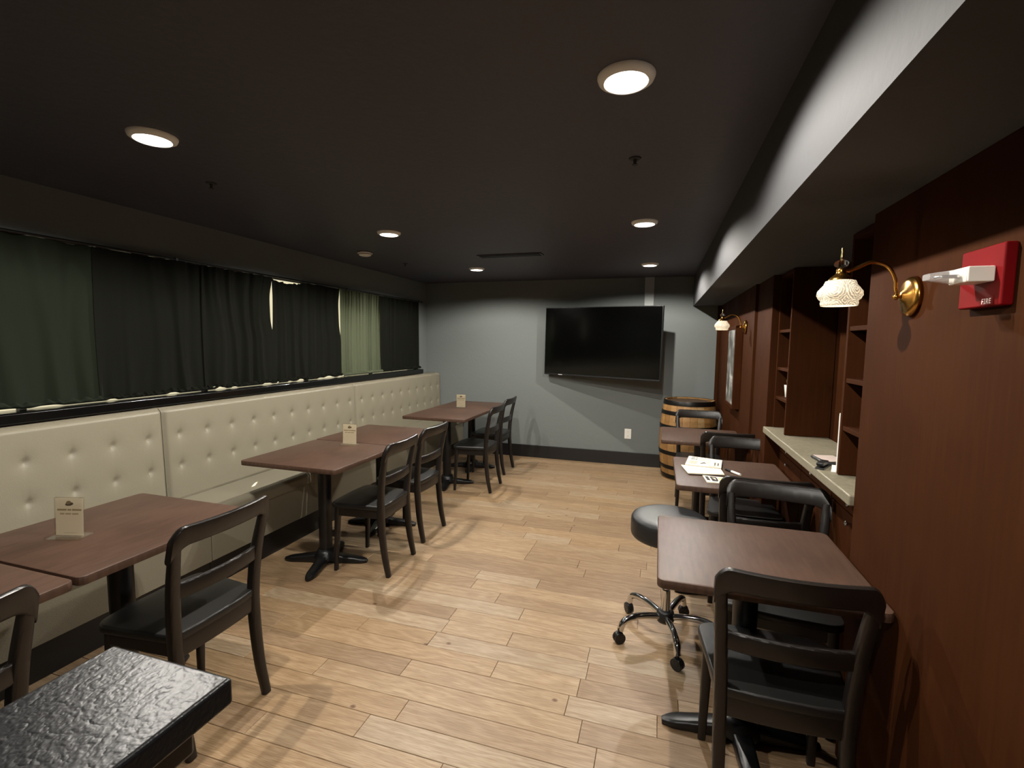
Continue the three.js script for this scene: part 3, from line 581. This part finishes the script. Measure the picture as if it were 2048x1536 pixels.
// ================================================================== WALL SCONCES AND ALARM
{
  const shadeTex = dataTex(256, 128, (u, v) => { const a = Math.cos(u * Math.PI * 12), b = Math.cos(v * Math.PI * 5), r = Math.sqrt((((u * 6) % 1) - 0.5) ** 2 + (((v * 2.2) % 1) - 0.5) ** 2); const k = 0.74 + 0.26 * Math.sin(r * 60 + fbm(u * 40, v * 16, 301, 40, 16, 3) * 9) + 0.03 * a * b; return [k, k * 0.95, k * 0.86]; }, true);
  const shadeM = new THREE.MeshStandardMaterial({ color: 0x9a948a, roughness: 0.25, emissive: new THREE.Color().setRGB(1, 0.9, 0.74), emissiveMap: shadeTex, emissiveIntensity: 1.15 });
  function sconce(z, label) {
    const t = thing('wall_sconce', label, 'wall lamp', [z < -3 ? XR - 0.018 : XR, 1.638, z], 0, 'brass wall sconces');
    const plate = mesh('wall_plate', lathe([[0, 0.03], [0.012, 0.03], [0.02, 0.022], [0.042, 0.018], [0.054, 0.012], [0.057, 0.0], [0, 0]], 40).rotateZ(Math.PI / 2), M.brass, t);
    mesh('plate_boss', new THREE.SphereGeometry(0.009, 16, 12).translate(-0.04, 0, 0), M.brass, plate);
    mesh('curved_arm', tube([[-0.035, 0, 0], [-0.042, 0.02, 0], [-0.046, 0.05, 0], [-0.066, 0.085, 0], [-0.105, 0.098, 0], [-0.14, 0.083, 0], [-0.162, 0.075, 0], [-0.178, 0.077, 0]], 0.005, 60, 12), M.brass, t);
    const s = new THREE.Group(); s.name = 'lamp_head'; s.position.set(-0.178, 0, 0); t.add(s);
    mesh('fitter', lathe([[0, 0.084], [0.011, 0.084], [0.013, 0.077], [0.011, 0.072], [0.015, 0.066], [0.025, 0.058], [0.030, 0.051], [0.030, 0.045], [0, 0.045]], 32), M.brass, s);
    const gg = lathe([[0.026, 0.05], [0.037, 0.047], [0.041, 0.036], [0.047, 0.028], [0.053, 0.018], [0.0545, 0.006], [0.051, -0.004], [0.0455, -0.009], [0.047, -0.017], [0.045, -0.024], [0.041, -0.024], [0.041, -0.009], [0.047, -0.001], [0.049, 0.008], [0.041, 0.026], [0.026, 0.046]], 84);
    const p = gg.attributes.position; for (let i = 0; i < p.count; i++) { const x = p.getX(i), y = p.getY(i), q = p.getZ(i), a = Math.atan2(q, x), r = Math.hypot(x, q); const lob = 1 + 0.06 * Math.abs(Math.cos(a * 3)) * Math.exp(-(((y - 0.012) / 0.018) ** 2)) + 0.012 * Math.sin(a * 24 + y * 500); p.setX(i, r * lob * Math.cos(a)); p.setZ(i, r * lob * Math.sin(a)); }
    gg.computeVertexNormals(); mesh('glass_shade', gg, shadeM, s);
    mesh('bulb', new THREE.SphereGeometry(0.017, 16, 12).translate(0, 0.0, 0), new THREE.MeshStandardMaterial({ color: 0xffffff, emissive: new THREE.Color().setRGB(1, 0.82, 0.55), emissiveIntensity: 4 }), s);
    mesh('crystal_ball', new THREE.SphereGeometry(0.019, 20, 14).scale(1, 0.62, 1).translate(0, 0.096, 0), M.crystal, s);
    mesh('finial', lathe([[0, 0.142], [0.003, 0.138], [0.0025, 0.125], [0.004, 0.118], [0.004, 0.106], [0, 0.104]], 16), std(0xd9c88a, 0.2, { metalness: 1 }), s);
    const l = new THREE.PointLight(new THREE.Color().setRGB(1, 0.78, 0.5), 0.03); l.position.set(0, -0.005, 0); l.castShadow = true; l.shadow.radius = 0.8; s.add(l);
  }
  sconce(-1.62, 'lit brass gooseneck wall sconce with embossed glass shade beside the red alarm');
  sconce(-4.22, 'lit brass gooseneck wall sconce with embossed glass shade near the oak barrel');

  const a = thing('fire_alarm', 'red wall fire alarm with clear strobe and white lettering', 'fire alarm', [XR, 1.648, -1.285]);
  mesh('red_plate', rbox(-0.022, 0, -0.064, 0.062, -0.072, 0.072, 0.004, 2), M.red, a);
  mesh('strobe_base', rbox(-0.068, -0.022, -0.014, 0.018, -0.02, 0.05, 0.003, 2), std(0xe8e2d6, 0.4), a);
  const lens = mesh('strobe_lens', loft([0, 0.3, 0.7, 1].map(u => rrect(0.03 - 0.014 * u, 0.0135 - 0.007 * u, 0.004).map(([p, q]) => V(-0.069 - 0.055 * u, 0.001 + q, 0.015 + p))), 0.5), new THREE.MeshPhysicalMaterial({ color: 0xffffff, roughness: 0.25, transmission: 0.85, thickness: 0 }), a);
  mesh('flash_tube', rbox(-0.105, -0.07, -0.004, 0.004, 0.0, 0.03, 0.003), M.chrome, a);
  const ft = canvasTex(256, 96, (c, w, h) => { c.fillStyle = '#68070b'; c.fillRect(0, 0, w, h); c.fillStyle = '#f4e6e2'; c.font = 'bold 84px sans-serif'; c.textAlign = 'center'; c.textBaseline = 'middle'; c.fillText('FIRE', w / 2, h / 2 + 4); });
  const fm = new THREE.MeshPhysicalMaterial({ map: ft, roughness: 0.6, specularIntensity: 0.15 });
  mesh('lettering', new THREE.PlaneGeometry(0.046, 0.0175).rotateY(-Math.PI / 2).translate(-0.0226, -0.052, 0.028), fm, a);
}

// ================================================================== SMALL THINGS ON THE TABLES
{
  const signTex = canvasTex(440, 580, (c, w, h) => {
    c.fillStyle = '#efe6d0'; c.fillRect(0, 0, w, h);
    c.fillStyle = '#54452f'; c.beginPath(); c.ellipse(w / 2, 96, 66, 26, -0.15, 0, 6.3); c.fill(); c.fillStyle = '#8a7858'; c.beginPath(); c.ellipse(w / 2 - 12, 72, 40, 26, -0.3, 0, 6.3); c.fill();
    c.fillStyle = '#a3926f'; for (const [x, ww] of [[26, 150], [190, 60], [262, 150]]) c.fillRect(x, 172, ww, 26);
    c.fillStyle = '#b3a384'; for (const [x, ww] of [[70, 70], [156, 90], [262, 100]]) c.fillRect(x, 236, ww, 22);
    c.fillStyle = '#c9bc9f'; c.fillRect(120, 540, 200, 8);
  });
  const acr = new THREE.MeshPhysicalMaterial({ color: 0xf4f2ee, roughness: 0.05, transmission: 1, thickness: 0 });
  const signPaper = new THREE.MeshPhysicalMaterial({ map: signTex, roughness: 1, transmission: 0.4, thickness: 0, side: THREE.DoubleSide });
  function sign(x, z, turn, label) {
    const t = thing('table_sign', label, 'sign', [x, 0.7505, z], turn, 'upright table signs');
    const tilt = -0.05;
    mesh('acrylic_foot', rbox(-0.064, 0.064, 0, 0.004, -0.035, 0.035, 0.0015), acr, t);
    mesh('printed_card', new THREE.PlaneGeometry(0.106, 0.142).translate(0, 0.0765, 0).rotateX(tilt), signPaper, t);
    mesh('acrylic_back', rbox(-0.055, 0.055, 0.004, 0.15, -0.004, -0.002, 0.0008).rotateX(tilt), acr, t);
    mesh('acrylic_holder', rbox(-0.055, 0.055, 0.004, 0.15, 0.002, 0.004, 0.0008).rotateX(tilt), acr, t);
  }
  sign(-2.10, -1.18, 0.28, 'upright cream table sign on the bench table next to the half wall');
  sign(-2.11, -2.90, 0.1, 'upright cream table sign on the middle bench table');
  sign(-2.135, -4.98, 0.05, 'small upright cream table sign on the table beside the blue-grey wall');

  // flyers (quads measured on the table, thin sheets)
  function sheet(q, y, th, tex, name, label) {
    const t = thing(name, label, 'flyer', [0, 0, 0], 0, 'flyers on the table');
    const s = new THREE.Shape(q.map(p => new THREE.Vector2(p[0], -p[1])));
    mesh('paper', uvBox(new THREE.ExtrudeGeometry(s, { depth: th, bevelEnabled: false }).rotateX(-Math.PI / 2).translate(0, y, 0)), std(0xe9e0c8, 0.6), t);
    const g = new THREE.BufferGeometry(); const yy = y + th + 0.0004; const P = q.map(p => [p[0], yy, p[1]]);
    g.setAttribute('position', new THREE.Float32BufferAttribute([...P[3], ...P[2], ...P[1], ...P[3], ...P[1], ...P[0]], 3)); g.setAttribute('uv', new THREE.Float32BufferAttribute([0, 0, 1, 0, 1, 1, 0, 0, 1, 1, 0, 1], 2)); g.computeVertexNormals();
    mesh('print', g, std(0xffffff, 0.6, { map: tex }), t);
  }
  const t1 = canvasTex(512, 512, (c, w, h) => {
    c.fillStyle = '#efe6cd'; c.fillRect(0, 0, w, h); c.fillStyle = '#3a322a';
    for (let i = 0; i < 2; i++) { c.fillRect(50, 40 + i * 90, 60, 40); c.fillRect(118, 40 + i * 90, 30, 40); }
    c.fillStyle = '#d9a690'; for (let i = 0; i < 3; i++) c.fillRect(165, 60 + i * 60, 110, 22);
    c.fillStyle = '#4f463a'; for (let i = 0; i < 6; i++) c.fillRect(40, 260 + i * 30, 120, 14);
    c.fillStyle = '#6f6553'; for (let i = 0; i < 4; i++) c.fillRect(290, 130 + i * 70, 60, 12);
    c.fillStyle = '#14110e'; c.beginPath(); c.moveTo(215, 330); c.lineTo(262, 262); c.lineTo(300, 330); c.lineTo(258, 342); c.lineTo(205, 392); c.closePath(); c.fill();
    c.fillStyle = '#4a4036'; c.fillRect(410, 210, 18, 200); c.fillRect(455, 230, 18, 180); c.fillRect(330, 470, 120, 18);
  });
  const t2 = canvasTex(256, 128, (c, w, h) => { c.fillStyle = '#eee7cf'; c.fillRect(0, 0, w, h); c.fillStyle = '#cfc5a8'; for (let i = 0; i < 4; i++) c.fillRect(30, 30 + i * 22, 160 - i * 20, 5); });
  const t3 = canvasTex(512, 256, (c, w, h) => { c.fillStyle = '#ece4d2'; c.fillRect(0, 0, w, h); c.fillStyle = '#1f1a16'; c.fillRect(30, 30, 60, 150); c.fillRect(120, 20, 120, 180); c.fillStyle = '#d9cfb8'; c.beginPath(); c.moveTo(150, 60); c.lineTo(215, 60); c.lineTo(200, 150); c.closePath(); c.fill(); c.fillStyle = '#d8d48e'; c.fillRect(270, 40, 60, 140); c.fillStyle = '#55493d'; for (let i = 0; i < 4; i++) c.fillRect(350, 50 + i * 36, 120, 14); });
  const y0 = 0.7504;
  sheet([[0.259, -2.878], [0.404, -2.865], [0.390, -2.750], [0.271, -2.738]], y0, 0.004, t3, 'flyer', 'white flyer with bold dark pictures at the edge of the table');
  sheet([[0.150, -3.060], [0.372, -3.030], [0.378, -2.909], [0.181, -2.873]], y0 + 0.0056, 0.005, t2, 'flyer', 'plain cream flyer between the two printed flyers');
  sheet([[0.209, -3.299], [0.403, -3.243], [0.374, -3.032], [0.173, -3.058]], y0 + 0.012, 0.004, t1, 'flyer', 'cream flyer with columns of print and a black figure');
  const pen = thing('marker_pen', 'white marker pen with a black cap beside the flyers', 'pen', [0.432, y0 + 0.0075, -3.00], Math.atan2(0.125, 0.071) + Math.PI / 2 + 0.9);
  pen.rotation.y = -1.05;
  mesh('barrel', new THREE.CylinderGeometry(0.007, 0.007, 0.075, 16).rotateZ(Math.PI / 2).translate(0.03, 0, 0), M.white, pen);
  mesh('cap', new THREE.CylinderGeometry(0.0075, 0.0055, 0.05, 16).rotateZ(Math.PI / 2).translate(-0.032, 0, 0), M.blackPlastic, pen);
}
renderer.render(scene, camera);
